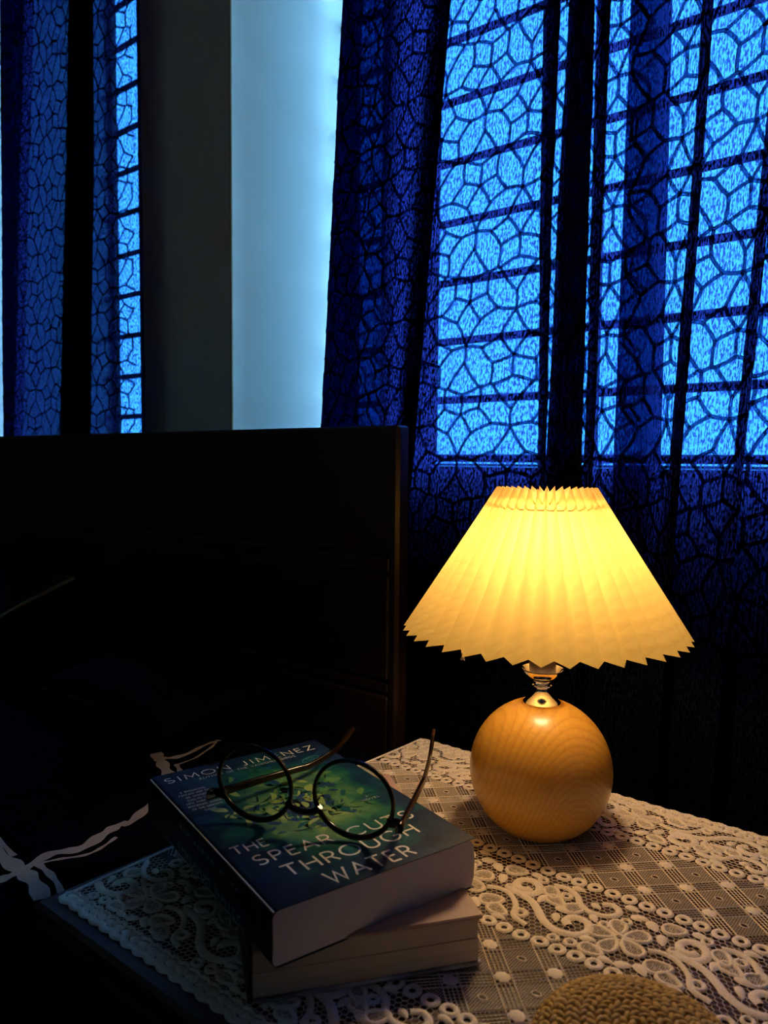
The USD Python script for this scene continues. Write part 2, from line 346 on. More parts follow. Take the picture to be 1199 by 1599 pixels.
def curtain(name, nodes, label, seed, edge_noise=.002):
    """nodes: (pixel x at the picture's top, pixel x at row 700, distance Y of the cloth) along the cloth: turned into lines hanging in the room."""
    P0 = np.array([on_Y(a, 0, y) for a, b, y in nodes]); P1 = np.array([on_Y(b, 700, y) for a, b, y in nodes])
    zs = np.linspace(ZB, ZT, 64)

    def row(z):
        t = (z - P1[:, 2]) / (P0[:, 2] - P1[:, 2])
        t = np.clip(t, -.9, 1.8)
        X = P1[:, 0] + (P0[:, 0] - P1[:, 0]) * t
        P = np.stack([X, P0[:, 1]], 1)
        for _ in range(3):                                     # rounds the folds
            Q = np.empty((2 * len(P), 2)); Q[0::2] = P; Q[1::2] = P
            Q = np.empty((2 * len(P) - 2, 2)); Q[0::2] = .75 * P[:-1] + .25 * P[1:]; Q[1::2] = .25 * P[:-1] + .75 * P[1:]
            P = np.vstack([P[:1], Q, P[-1:]])
        return P
    rows = np.array([row(z) for z in zs])
    mid = row(1.25)
    s = np.r_[0, np.cumsum(np.linalg.norm(np.diff(mid, axis=0), axis=1))]
    # even columns along the cloth
    n = int(s[-1] / .006) + 2
    ss = np.unique(np.r_[np.linspace(0, s[-1], n), s])
    g = np.stack([np.stack([np.interp(ss, s, r[:, 0]), np.interp(ss, s, r[:, 1])], 1) for r in rows])
    wob = (meshkit.fbm(np.stack([np.broadcast_to(ss * 14, g.shape[:2]), np.broadcast_to(zs[:, None] * 2.2, g.shape[:2]), np.full(g.shape[:2], seed * 7.3)], -1), 3, seed) - .5)
    g[..., 0] += .010 * wob * (1 - .3 * (zs[:, None] > 1.7))
    g[..., 1] += .006 * wob
    V = np.concatenate([g, np.broadcast_to(zs[:, None, None], g.shape[:2] + (1,))], -1)
    t = thing(name, label, 'curtain')
    uv = np.stack([np.broadcast_to(ss, g.shape[:2]), np.broadcast_to(zs[:, None], g.shape[:2])], -1).reshape(-1, 2)
    obj('cloth', (V.reshape(-1, 3), grid_faces(len(zs), len(ss))), M['curtain'], t, smooth=True, uv=uv)

    def at(sv, zv):
        i = np.clip(np.searchsorted(zs, zv) - 1, 0, len(zs) - 2); fz = (zv - zs[i]) / (zs[i + 1] - zs[i])
        j = np.clip(np.searchsorted(ss, sv) - 1, 0, len(ss) - 2); fs = (sv - ss[j]) / (ss[j + 1] - ss[j])
        fz, fs = fz[:, None], fs[:, None]
        return (V[i, j] * (1 - fs) + V[i, j + 1] * fs) * (1 - fz) + (V[i + 1, j] * (1 - fs) + V[i + 1, j + 1] * fs) * fz
    # woven pattern: flowers of five petals, each in a ring of larger cells
    pts = []
    U, W = .110, .124
    for i in range(-2, int(ss[-1] / U) + 3):
        for j in range(2, int(1.95 / W) + 2):
            for ox, oz, fl in ((0, 0, 1), (U / 2, W / 2, -1)):
                cx, cz = i * U + ox + .03 * seed, j * W + oz
                for k in range(5):
                    an = fl * PI / 2 + 2 * PI * k / 5
                    pts.append((cx + .0155 * math.cos(an), cz + .0155 * math.sin(an)))
                    an = -fl * PI / 2 + 2 * PI * k / 5
                    pts.append((cx + .036 * math.cos(an), cz + .036 * math.sin(an)))
    pts = np.array(pts); left = np.ones(len(pts), bool); merged = []       # close neighbours share one cell
    for i in range(len(pts)):
        if left[i]:
            near = left & (np.linalg.norm(pts - pts[i], axis=1) < .0155)
            merged.append(pts[near].mean(0)); left &= ~near
    vor = Voronoi(np.array(merged)); mb = MB()
    for a, b in vor.ridge_vertices:
        if a < 0 or b < 0:
            continue
        p, q = vor.vertices[a], vor.vertices[b]
        L = np.linalg.norm(q - p)
        if L < .002 or L > .08:
            continue
        m = max(2, int(L / .006) + 1)
        ab = p + (q - p) * np.linspace(0, 1, m)[:, None]
        ab[1:-1] += (q - p)[::-1] * [1, -1] * (.04 * np.sin(np.linspace(0, PI, m))[1:-1, None]) * (1 if (a + b) % 2 else -1)
        if (ab[:, 0] < .002).any() or (ab[:, 0] > ss[-1] - .002).any() or (ab[:, 1] < .45).any() or (ab[:, 1] > 1.75).any():
            continue
        C = at(ab[:, 0], ab[:, 1])
        ds = at(np.clip(ab[:, 0] + .002, 0, ss[-1]), ab[:, 1]) - at(np.clip(ab[:, 0] - .002, 0, ss[-1]), ab[:, 1])
        nn = np.cross(ds, [0, 0, 1.0]); nn /= np.linalg.norm(nn, axis=1, keepdims=True) + 1e-9
        v, f = tube(C, np.tile([[.0008, .0019]], (m, 1)), 4, side=nn, caps=False)
        mb.add(v, f)
    obj('woven_pattern', mb.get(), M['jacquard'], t, kind='stuff')
    return t


curtain('curtain', [(648, 622, .151), (590, 552, .150), (538, 500, .146), (536, 498, .138), (545, 507, .130), (620, 570, .126), (703, 645, .112), (704, 646, .122), (684, 628, .128), (683, 627, .134),
                    (720, 660, .132), (800, 740, .128), (872, 850, .118), (873, 852, .124), (846, 840, .130), (845, 839, .136), (880, 850, .132), (926, 910, .108), (927, 911, .120), (893, 852, .136), (892, 851, .142),
                    (934, 888, .138), (955, 922, .124), (956, 923, .130), (940, 908, .136), (939, 907, .142), (990, 950, .139), (1052, 1032, .134)],
        'left blue sheer curtain panel of the right-hand window, beside the white window reveal', 1)
curtain('curtain', [(985, 956, .112), (1020, 1000, .110), (1085, 1040, .104), (1119, 1066, .092), (1120, 1067, .100), (1100, 1052, .112), (1099, 1051, .118), (1140, 1085, .114), (1190, 1130, .106),
                    (1236, 1166, .094), (1238, 1167, .102), (1216, 1152, .112), (1215, 1151, .118), (1270, 1210, .112), (1330, 1280, .102), (1420, 1370, .112), (1500, 1450, .098), (1600, 1560, .112), (1700, 1660, .100), (1820, 1790, .110), (2080, 2060, .092), (2085, 2065, .100), (2040, 2020, .114), (2450, 2430, .108), (2900, 2880, .092), (3400, 3380, .112), (4000, 3980, .102)],
        'blue sheer curtain panel at the right edge of the picture, behind the lamp shade', 2)
curtain('curtain', [(51, 35, .146), (30, 24, .146), (2, 8, .142), (1, 7, .136), (14, 18, .132), (56, 44, .118), (62, 60, .124), (146, 142, .110), (147, 143, .120), (109, 92, .128), (108, 91, .136), (150, 150, .134), (195, 205, .142), (216, 227, .150)],
        'blue sheer curtain of the left-hand window, left of the bare wall pier', 3)

for nm, x0, x1, lab in (('curtain_rod', -.62, .95, 'dark curtain rod carrying the two curtain panels of the right-hand window'), ('curtain_rod', -1.95, -.66, 'dark curtain rod carrying the single curtain of the left-hand window')):
    t = thing(nm, lab, 'curtain rod')
    obj('rod', tube([(x0, .128, 2.275), (x1, .128, 2.275)], .011, 12), M['iron'], t, smooth=40)
    for x in (x0 + .03, x1 - .03):
        obj('bracket', MB().add(*tube([(x, .128, 2.275), (x, .188, 2.275)], .006, 8)).tm(rbox(x - .02, x + .02, .183, .1895, 2.245, 2.305, .001)).get(), M['iron'], t)

# ------------------------------------------------------------------ bed
HBX, HBY = -0.0388, 0.012
BZ = T - .020                       # top of the bedding
t = thing('bed', 'dark espresso wooden bed with a plain grooved headboard under the windows', 'bed', (HBX, HBY, 0))
XB = -1.62                          # far side of the headboard
hb_top = T + .3135


def loc(m, o=(HBX, HBY, 0)):
    m.apply_translation(-np.array(o)); return m


# boards between the double grooves, and the narrow fillets inside each groove
levels = [(.33, T + .030), (T + .034, T + .0435), (T + .0475, T + .158), (T + .162, T + .1765), (T + .1805, hb_top)]
for i, (z0, z1) in enumerate(levels):
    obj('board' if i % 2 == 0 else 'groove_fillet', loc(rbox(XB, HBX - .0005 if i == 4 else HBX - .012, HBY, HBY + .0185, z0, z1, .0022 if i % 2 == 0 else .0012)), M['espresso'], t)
obj('backing', loc(trimesh.creation.box(bounds=[(XB + .005, HBY + .006, .331), (HBX - .006, HBY + .0175, hb_top - .004)])), M['espresso'], t)
obj('end_post', loc(rbox(HBX - .0125, HBX, HBY - .0005, HBY + .0195, 0, hb_top - .0006, .0035)), M['espresso'], t)
obj('end_post', loc(rbox(XB - .03, XB, HBY - .0005, HBY + .0195, 0, hb_top - .0006, .0035)), M['espresso'], t)
for x in (HBX - .055, XB):
    obj('side_rail', loc(rbox(x, x + .025, -2.05, HBY - .001, .16, .36, .003)), M['espresso'], t)
obj('foot_rail', loc(rbox(XB, HBX - .03, -2.075, -2.05, .16, .40, .003)), M['espresso'], t)
for x in (HBX - .085, XB + .01):
    obj('leg', loc(rbox(x, x + .05, -2.08, -2.03, 0, .16, .004)), M['espresso'], t)
obj('slat_base', loc(trimesh.creation.box(bounds=[(XB + .03, -2.04, .27), (HBX - .06, HBY - .002, .30)])), M['espresso'], t)
mt = thing('mattress', 'pale mattress lying in the dark bed frame under the navy duvet', 'mattress', (-.82, -1.02, .30))
obj('body', rbox(-.70, .70, -1.0, 1.02, 0, .215, .03), M['mattress'], mt)


def duvet_z(x, y):
    p = np.stack([np.asarray(x) * 9, np.asarray(y) * 9, np.zeros(np.shape(x))], -1)
    q = np.stack([np.asarray(x) * 28, np.asarray(y) * 28, np.zeros(np.shape(x)) + 5], -1)
    z = BZ + .010 * (meshkit.fbm(p, 3, 11) - .5) + .006 * (meshkit.fbm(q, 2, 4) - .5)
    over = np.clip((np.asarray(x) + .062) / .030, 0, 1.6)
    return z - .10 * over ** 2.2


xs = np.concatenate([np.linspace(-1.66, -.7, 50), np.linspace(-.69, -.03, 120)]); ys = np.linspace(-2.02, -.012, 220)
gx, gy = np.meshgrid(xs, ys, indexing='ij')
top = np.stack([gx, gy, duvet_z(gx, gy)], -1)
low = top.copy(); low[..., 2] -= .035
n1, n2 = gx.shape
f1 = grid_faces(n1, n2); nv = n1 * n2
idx = np.arange(nv).reshape(n1, n2)
rim = np.r_[idx[:, 0], idx[-1, 1:], idx[-2::-1, -1], idx[0, -2:0:-1]]
j = np.arange(len(rim)); k = (j + 1) % len(rim)
side = np.vstack([np.c_[rim[j], rim[k], rim[k] + nv], np.c_[rim[j], rim[k] + nv, rim[j] + nv]])
dv = thing('duvet', 'navy duvet with cream double stripes spread over the bed', 'duvet', (-.82, -1.0, BZ))
off = np.array([-.82, -1.0, BZ])
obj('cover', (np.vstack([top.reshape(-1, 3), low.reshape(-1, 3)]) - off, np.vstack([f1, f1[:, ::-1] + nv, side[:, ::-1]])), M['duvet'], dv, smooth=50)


def stripe(pix, w, nsm=10):
    P = smooth_path([on_Z(a, b, BZ)[:2] for a, b in pix], nsm)
    P = P[np.r_[True, np.linalg.norm(np.diff(P, axis=0), axis=1) > 1e-5]]
    tt = np.gradient(P, axis=0); tt /= np.linalg.norm(tt, axis=1, keepdims=True)
    nn = np.stack([-tt[:, 1], tt[:, 0]], 1)
    wv = w * (1 + .25 * np.sin(np.arange(len(P)) * .7))[:, None]
    rows = [P + nn * wv * o for o in (-.5, -.25, 0, .25, .5)]
    v = np.stack([np.c_[r, duvet_z(r[:, 0], r[:, 1]) + .0006] for r in rows], 1).reshape(-1, 3)
    obj('stripe', (v - off, grid_faces(len(P), 5)[:, ::-1]), M['stripe'], dv, smooth=True)


stripe([(-60, 1395), (0, 1378), (30, 1367), (75, 1344), (120, 1333), (160, 1309), (185, 1292), (207, 1285), (236, 1257), (262, 1235)], .0085)
stripe([(-70, 1285), (-20, 1322), (20, 1355), (45, 1376), (66, 1402)], .0105)
stripe([(57, 1354), (76, 1371), (97, 1391)], .0046)
stripe([(57, 1356), (90, 1351), (130, 1341), (158, 1326), (182, 1310)], .0026)
stripe([(-40, 1292), (-10, 1308), (22, 1340)], .0040)
stripe([(243, 1180), (253, 1193), (263, 1211)], .0105)
stripe([(240, 1189), (252, 1187), (275, 1184), (310, 1172), (335, 1163), (342, 1158)], .0050)
stripe([(276, 1196), (305, 1184), (330, 1172), (338, 1164)], .0026)
stripe([(275, 1194), (280, 1205), (286, 1216)], .0040)


def pillow_mesh(sx, sy, sz, seed):
    n = 40
    u = np.linspace(-1, 1, n); a, b = np.meshgrid(u, u, indexing='ij')
    pin = 1 - .10 * (a * b) ** 2 * 0 - .08 * ((1 - a * a) * (np.abs(b) > 0) * b * b + (1 - b * b) * a * a)
    X, Y = a * sx * pin, b * sy * pin
    h = sz * (np.clip(1 - a ** 4, 0, 1) * np.clip(1 - b ** 4, 0, 1)) ** .5
    h = h * (1 + .25 * (meshkit.fbm(np.stack([a * 3, b * 3, 0 * a], -1), 3, seed) - .5))
    up = np.stack([X, Y, h], -1).reshape(-1, 3); dn = np.stack([X, Y, -.55 * h], -1).reshape(-1, 3)
    f = grid_faces(n, n)
    return np.vstack([up, dn]), np.vstack([f, f[:, ::-1] + n * n])


def place_pillow(label, c, size, rot, seed, piping):
    pl = thing('pillow', label, 'pillow', c)
    R = trimesh.transformations.euler_matrix(*rot)[:3, :3]
    v, f = pillow_mesh(*size, seed)
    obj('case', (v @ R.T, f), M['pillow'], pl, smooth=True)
    u = np.linspace(0, 1, 25)[:-1]
    ed = np.concatenate([np.c_[2 * u - 1, 0 * u - 1], np.c_[0 * u + 1, 2 * u - 1], np.c_[1 - 2 * u, 0 * u + 1], np.c_[0 * u - 1, 1 - 2 * u]])
    pin = 1 - .08 * ((1 - ed[:, 0] ** 2) * ed[:, 1] ** 2 + (1 - ed[:, 1] ** 2) * ed[:, 0] ** 2)
    P = np.c_[ed[:, 0] * size[0] * pin, ed[:, 1] * size[1] * pin, 0 * pin]
    obj('piping', tube(P @ R.T, .0032, 6, closed=True), M[piping], pl, smooth=True)


place_pillow('small dark blue cushion lying flat on the duvet by the headboard', (-.315, -.095, BZ + .034), (.125, .070, .030), (.12, 0, 0), 3, 'pillow')
place_pillow('dark blue pillow with pale piping propped at the left edge of the picture', (-.855, -.155, BZ + .074), (.27, .125, .045), (.42, 0, .03), 8, 'piping')

# ------------------------------------------------------------------ nightstand
TX0, TX1, TY0, TY1 = -.0235, .53, -.3795, .0085
t = thing('nightstand', 'dark brown wooden nightstand beside the bed, under the lace runner', 'nightstand', ((TX0 + TX1) / 2, (TY0 + TY1) / 2, 0))
o = ((TX0 + TX1) / 2, (TY0 + TY1) / 2, 0)
tp = []
for z, d in ((T - .018, .0025), (T - .0155, 0), (T - .0025, 0), (T, .0025)):      # the near end runs a touch askew, like the runner's end
    tp += [(TX0 + d, TY0 + d, z), (TX1 - d, TY0 + d, z), (TX1 - d, TY1 - d, z), (-.0035 + d, TY1 - d, z)]
obj('top', loc(trimesh.convex.convex_hull(np.array(tp)), o), M['nightwood'], t)
obj('side_panel', loc(rbox(TX0 + .024, TX0 + .038, TY0 + .02, TY1 - .005, .12, T - .0185, .001), o), M['nightwood'], t)
obj('side_panel', loc(rbox(TX1 - .038, TX1 - .02, TY0 + .02, TY1 - .005, .12, T - .0185, .001), o), M['nightwood'], t)
obj('back_panel', loc(rbox(TX0 + .0385, TX1 - .0385, TY1 - .017, TY1 - .006, .12, T - .0185, .001), o), M['nightwood'], t)
obj('bottom_panel', loc(rbox(TX0 + .0385, TX1 - .0385, TY0 + .03, TY1 - .018, .12, .138, .001), o), M['nightwood'], t)
for z0, z1 in ((.142, .352), (.358, .570)):
    d = obj('drawer_front', loc(rbox(TX0 + .040, TX1 - .040, TY0 + .012, TY0 + .030, z0, z1, .002), o), M['nightwood'], t)
    v, f = lathe([(0, .006), (.010, .006), (.014, .013), (.022, .014), (.026, .009), (.027, 0)], 24)
    obj('knob', (np.c_[v[:, 0], -v[:, 2] + TY0 + .012 - o[1], v[:, 1] + (z0 + z1) / 2], f), M['chrome'], d, smooth=40)
for x in (TX0 + .022, TX1 - .057):
    for y in (TY0 + .024, TY1 - .045):
        obj('leg', loc(rbox(x, x + .035, y, y + .035, 0, .1195, .002), o), M['nightwood'], t)

# ------------------------------------------------------------------ lace runner (plan in millimetres: x along the runner, y from its back hem to its front hem)
LX1, LY = 430.0, 374.0
rng = np.random.default_rng(5)
lace = thing('lace_runner', 'cream lace runner with ring rows, scrolls and square net, spread over the nightstand', 'table runner', (0, .004, T))
ZL = .0004


def lx0(y):
    return -16.0 * y / LY


def lace_room(v):
    """millimetre plan + metre height -> metres, with the cloth's small drift."""
    v = np.array(v, float)
    x, y = v[:, 0].copy(), v[:, 1].copy()
    q = np.stack([x / 55, y / 55, 0 * x], -1)
    dx, dy = 2.4 * (meshkit.noise(q, 21) - .5), 2.4 * (meshkit.noise(q, 33) - .5)
    edge = np.clip(np.minimum(y, LY - y) / 12, 0, 1)
    x = x + dx; y = y + dy * edge
    lift = .0006 * meshkit.noise(q * 2.3, 45)
    return np.stack([x / 1000, -y / 1000, v[:, 2] + ZL + lift], 1)


def lobj(name, mb, mt_, smooth=True, kind=None):
    v, f = mb.get() if isinstance(mb, MB) else mb
    return obj(name, (lace_room(v), f), mt_, lace, smooth=smooth, kind=kind)


def clip_segs(lines, region):
    a, b = [], []
    for L in lines:
        g = region.intersection(L)
        for q in getattr(g, 'geoms', [g]):
            if q.geom_type == 'LineString' and q.length > .15:
                c = np.array(q.coords); a.append(c[0]); b.append(c[-1])
    return np.array(a), np.array(b)


def split(a, b, step=9.0):
    """cuts long threads so that they can follow the cloth"""
    A, B = [], []
    for p, q in zip(a, b):
        n = max(1, int(np.linalg.norm(q - p) / step)); tt = np.linspace(0, 1, n + 1)[:, None]
        c = p + (q - p) * tt
        A.append(c[:-1]); B.append(c[1:])
    return np.vstack(A), np.vstack(B)


def hexnet(y0, y1, cell=3.8):
    """edges of a slightly irregular hexagon net"""
    s = cell / math.sqrt(3); a, b = [], []
    rows, cols = int((y1 - y0) / (1.5 * s)) + 3, int((LX1 + 20) / cell) + 3

    def jit(p):
        return p + .55 * (np.stack([meshkit.noise(np.c_[p * 1.7, 0 * p[:, :1]], 3), meshkit.noise(np.c_[p * 1.7, 0 * p[:, :1]], 9)], 1) - .5)
    i, j = np.meshgrid(np.arange(rows), np.arange(cols), indexing='ij')
    cx = (j + .5 * (i % 2)) * cell - 18; cy = y0 + i * 1.5 * s - s
    c = np.stack([cx, cy], -1).reshape(-1, 2)
    ang = [PI / 2 + k * PI / 3 for k in range(4)]
    for k in range(3):
        a.append(c + s * np.array([math.cos(ang[k]), math.sin(ang[k])])); b.append(c + s * np.array([math.cos(ang[k + 1]), math.sin(ang[k + 1])]))
    a, b = np.vstack(a), np.vstack(b)
    a, b = jit(np.round(a, 3)), jit(np.round(b, 3))
    ok = (np.minimum(a[:, 1], b[:, 1]) > y0) & (np.maximum(a[:, 1], b[:, 1]) < y1) & (np.minimum(a[:, 0], b[:, 0]) > lx0((y0 + y1) / 2) + .3) & (a[:, 0] < LX1)
    return a[ok], b[ok]


RINGS = [68.0, 146.0, 220.0, 299.0]
for nm, (y0, y1) in enumerate(((6, 66), (148, 218), (301, 368))):
    a, b = hexnet(y0, y1)
    lobj('ground_net', MB().add(*segs(a, b, .54, .00035, 0)), M['lace_net'], False, 'stuff')

# square-net bands, set on the bias
for yc, (y0, y1), xr in ((107.5, (RINGS[0] + 4.2, RINGS[1] - 4.2), 208.3), (259.6, (RINGS[2] + 4.2, RINGS[3] - 4.2), 240.9)):
    region = Polygon([(lx0(y0) + .5, y0), (LX1, y0), (LX1, y1), (lx0(y1) + .5, y1)])
    p = 20.2; da, db = np.array([1, -1]) / math.sqrt(2), np.array([1, 1]) / math.sqrt(2)
    D = p * math.sqrt(2)
    O = np.array([xr, yc]); thick, thin, fill = [], [], []
    big = 900
    for d, q in ((da, db), (db, da)):
        for k in range(-22, 23):
            base = O + q * D * k
            for off_, L in ((-4.9, thick), (4.9, thick), (-2.3, thin), (0, thin), (2.3, thin)):
                L.append(LineString([base + q * off_ - d * big, base + q * off_ + d * big]))
    squares, holes, nodes_ = [], [], []
    for i in range(-22, 23):
        for j in range(-22, 23):
            c = O + da * D * (i + .5) + db * D * (j + .5)
            nd = O + da * D * i + db * D * j
            if -25 < nd[0] < LX1 and y0 - 1 < nd[1] < y1 + 1:
                nodes_.append(nd)
            if not (-40 < c[0] < LX1 + 20 and y0 - 16 < c[1] < y1 + 16):
                continue
            h = D / 2 - 4.9
            sq = Polygon([c + da * h + db * h, c + da * h - db * h, c - da * h - db * h, c - da * h + db * h]).intersection(region)
            if sq.is_empty:
                continue
            reg = sq.difference(Point(c).buffer(1.75))
            for k in np.arange(-13.5, 13.6, 1.5):
                for q_, d_ in ((np.array([0, 1.0]), np.array([1.0, 0])), (np.array([1.0, 0]), np.array([0, 1.0]))):
                    g = reg.intersection(LineString([c + q_ * k - d_ * 15, c + q_ * k + d_ * 15]))
                    for s_ in getattr(g, 'geoms', [g]):
                        if s_.geom_type == 'LineString' and s_.length > .3:
                            cc = np.array(s_.coords); fill.append((cc[0], cc[-1]))
            if y0 + 2.5 < c[1] < y1 - 2.5 and c[0] > lx0(c[1]) + 3:
                holes.append(c)
            # rungs across the corridors beside this square
            for k in np.arange(-h + 1.0, h, 2.35):
                for dd, qq in ((da, db), (db, da)):
                    r0, r1 = c + dd * k + qq * h, c + dd * k + qq * (h + 9.8)
                    g = region.intersection(LineString([r0, r1]))
                    if g.geom_type == 'LineString' and g.length > .5:
                        cc = np.array(g.coords); fill.append((cc[0], cc[-1]))
    mb = MB()
    a, b = split(*clip_segs(thick, region)); mb.add(*segs(a, b, .95, .0006, 0))
    a, b = split(*clip_segs(thin, region)); mb.add(*segs(a, b, .62, .0005, 0))
    lobj('net_cords', mb, M['lace'], False, 'stuff')
    fill = np.array(fill)
    mb = MB().add(*segs(fill[:, 0], fill[:, 1], .33, .0002, 0))
    th = np.arange(14) * 2 * PI / 14
    for c in holes:
        mb.add(*ridge(c + np.stack([2.5 * np.cos(th), 1.9 * np.sin(th)], 1), .8, .0004, .0001, True))
    lobj('square_net', mb, M['lace_net'], False, 'stuff')
    for c in nodes_:
        if not region.contains(Point(c)) or c[0] < lx0(c[1]) + 2:
            continue
        th = np.arange(16) * 2 * PI / 16
        rr = (4.3 + .4 * (np.arange(16) % 2))[:, None]
        P = c + rr * np.stack([np.cos(th), .92 * np.sin(th)], 1)
        lobj('knot_rosette', MB().add(*blob(P, .0009, .0002)), M['lace'], 30)

# rows of rings
for y in RINGS:
    for x in np.arange(6.5 + rng.uniform(-2, 2), LX1 - 4, 11.2):
        if x < lx0(y) + 6.3:
            continue
        n = 36; th = np.arange(n) * 2 * PI / n
        c = np.array([x + rng.uniform(-.4, .4), y + rng.uniform(-.5, .5)]); ec = rng.uniform(.94, 1.06)
        P = c + np.stack([3.62 * ec * np.cos(th), 3.5 / ec * np.sin(th)], 1)
        lobj('ring', MB().add(*ridge(P, 3.5, .0009, .0001, True, .35)), M['lace'], 40)


def leaf(c, L, W, an, n=18):
    th = np.arange(n) * 2 * PI / n
    x = L / 2 * np.cos(th); y = W / 2 * np.sin(th) * (1 - .35 * np.cos(th))
    return np.array(c) + np.stack([x * math.cos(an) - y * math.sin(an), x * math.sin(an) + y * math.cos(an)], 1)


def spiral(c, r0, r1, a0, turns, n=34):
    a = a0 + np.linspace(0, turns * 2 * PI, n); r = np.linspace(r0, r1, n)
    return np.array(c) + np.stack([r * np.cos(a), r * np.sin(a)], 1)


def motif(x0, yb, sc, flip):
    """one repeat (105 mm) of scrolls, a five-petalled flower and leaf sprays; flip mirrors it across the band"""
    def q(P):
        P = np.array(P, float).reshape(-1, 2)
        y = P[:, 1] * sc
        return np.stack([x0 + P[:, 0], yb + (62 * sc - y if flip else y)], 1)

    def fine(P, step=.9):
        P = q(P); d = np.r_[0, np.cumsum(np.linalg.norm(np.diff(P, axis=0), axis=1))]
        s = np.linspace(0, d[-1], max(4, int(d[-1] / step)))
        return np.stack([np.interp(s, d, P[:, 0]), np.interp(s, d, P[:, 1])], 1)

    def inside(P):
        return P[:, 0].min() > lx0(P[:, 1].mean()) + 1 and P[:, 0].max() < LX1

    def cord(name, P, w, h=.0011):
        P = fine(P)
        keep = (P[:, 0] > lx0(P[:, 1]) + w / 2 + .5) & (P[:, 0] < LX1)
        if keep.sum() > 5:
            i = np.nonzero(keep)[0]; P = P[i[0]:i[-1] + 1]
            lobj(name, MB().add(*ridge(P, w, h, .0001, False, .30)), M['lace'], 40)

    def petal(c, L, W, an):
        P = q(leaf(c, L, W, an, 30))
        if not inside(P):
            return
        mb = MB().add(*ridge(P, 2.7, .0010, .0001, True, .35))
        reg = Polygon(P).buffer(0)
        if reg.geom_type == 'Polygon':
            k0, k1 = P.min(0), P.max(0)
            ls = [LineString([(k0[0] - 1, y), (k1[0] + 1, y)]) for y in np.arange(k0[1], k1[1], 1.25)] + [LineString([(x, k0[1] - 1), (x, k1[1] + 1)]) for x in np.arange(k0[0], k1[0], 1.25)]
            a, b = clip_segs(ls, reg)
            if len(a):
                mb.add(*segs(a, b, .42, .00025, .0001))
        lobj('petal', mb, M['lace'], 40)

    def solid(name, c, L, W, an):
        P = q(leaf(c, L * 1.12, W * 1.25, an))
        if inside(P):
            lobj(name, MB().add(*blob(P, .0010, .0001)), M['lace'], 40)

    def eyelet(c, r):
        th = np.arange(20) * 2 * PI / 20
        P = q(np.array(c) + r * np.stack([np.cos(th), np.sin(th)], 1))
        if inside(P):
            lobj('eyelet', MB().add(*ridge(P, r * .95, .0010, .0001, True, .35)), M['lace'], 40)

    s1 = spiral((21, 20), 3.5, 11.5, .3, 1.30)
    cord('scroll', np.vstack([s1, smooth_path([s1[-1], (31, 33), (40, 40), (47, 47), (58, 52), (69, 49), (73, 41), (69, 33), (61, 33), (58, 39), (62, 43)], 5)[1:]]), 5.6)
    cord('scroll', smooth_path([(2, 37), (10, 34), (19, 36), (27, 44), (31, 54), (42, 58)], 6), 3.8)
    cord('scroll', smooth_path([(35, 8), (43, 6), (52, 10), (58, 18), (66, 22), (76, 19), (80, 11), (74, 6), (68, 10)], 6), 4.4)
    fc = np.array([90.0, 36.0])
    for k, (L, W) in enumerate(((15, 10), (14, 9), (15, 9.5), (14, 9), (15, 10))):
        an = .5 + 2 * PI * k / 5
        petal(fc + 10.8 * np.array([math.cos(an), math.sin(an)]), L, W, an + PI)
    eyelet(fc, 2.6)
    for c, L, W, an in (((38, 17), 11, 5, .9), ((44, 24), 11, 5, .4), ((36, 27), 9, 4.5, 1.6), ((52, 30), 10, 5, .2), ((12, 48), 12, 6, -.6), ((20, 55), 11, 5, .2), ((5, 56), 10, 5, .7),
                        ((52, 40), 9, 4, 1.1), ((82, 57), 11, 5, .1), ((101, 12), 10, 5.5, .8), ((92, 9), 10, 5, -.3), ((8, 8), 11, 5.5, -.4), ((5, 22), 10, 5, 1.2), ((101, 58), 9, 5, -.5), ((66, 13), 7, 4, .5), ((57, 24), 11, 5.5, -.9), ((76, 48), 9, 4.5, -.2), ((70, 26), 8, 4, .9), ((22, 4), 9, 4.5, .1), ((50, 2), 9, 4, .0), ((85, 2), 9, 4, .1), ((24, 60), 9, 4, .0), ((92, 60), 9, 4, .1)):
        if L >= 11:
            petal(c, L * 1.25, W * 1.7, an)
        else:
            solid('leaf', c, L, W, an)
    for c, r in (((47, 15), 3.0), ((33, 49), 3.4), ((60, 60), 2.8), ((78, 29), 2.9), ((14, 28), 2.6), ((70, 58), 3.0), ((87, 18), 2.7), ((27, 7), 2.8)):
        eyelet(c, r)


for x0 in np.arange(-70, LX1, 105.0):
    motif(x0 + 46, 152, 1.0, False)
    motif(x0, 8, .90, True)
    motif(x0 + 10, 303, .90, False)

# hems: a dense scalloped edge along both long sides, a narrow one along the cut ends
for yy, sgn in ((3.0, 1), (LY - 3.0, -1)):
    P = np.stack([np.arange(lx0(yy) + 1, LX1, 1.1), np.full(len(np.arange(lx0(yy) + 1, LX1, 1.1)), yy)], 1)
    P[:, 1] += .9 * np.sin(P[:, 0] * .55)
    lobj('hem_band', MB().add(*ridge(P, 5.0, .0011, .0001, False, .4)), M['lace'], 40)
    for x in np.arange(lx0(yy) + 6, LX1 - 4, 8.6):
        n = 22; th = np.arange(n) * 2 * PI / n; wv = rng.uniform(.9, 1.15)
        P = np.array([x, yy + sgn * 5.2]) + np.stack([5.0 * wv * np.cos(th), 4.4 * np.sin(th)], 1)
        mb = MB().add(*ridge(P, 2.2, .0010, .0001, True, .35)).add(*blob(np.array([x, yy + sgn * 5.2]) + .62 * (P - [x, yy + sgn * 5.2]), .0007, .0001))
        lobj('scallop', mb, M['lace'], 40)
ys_ = np.arange(2, LY - 2, 1.4)
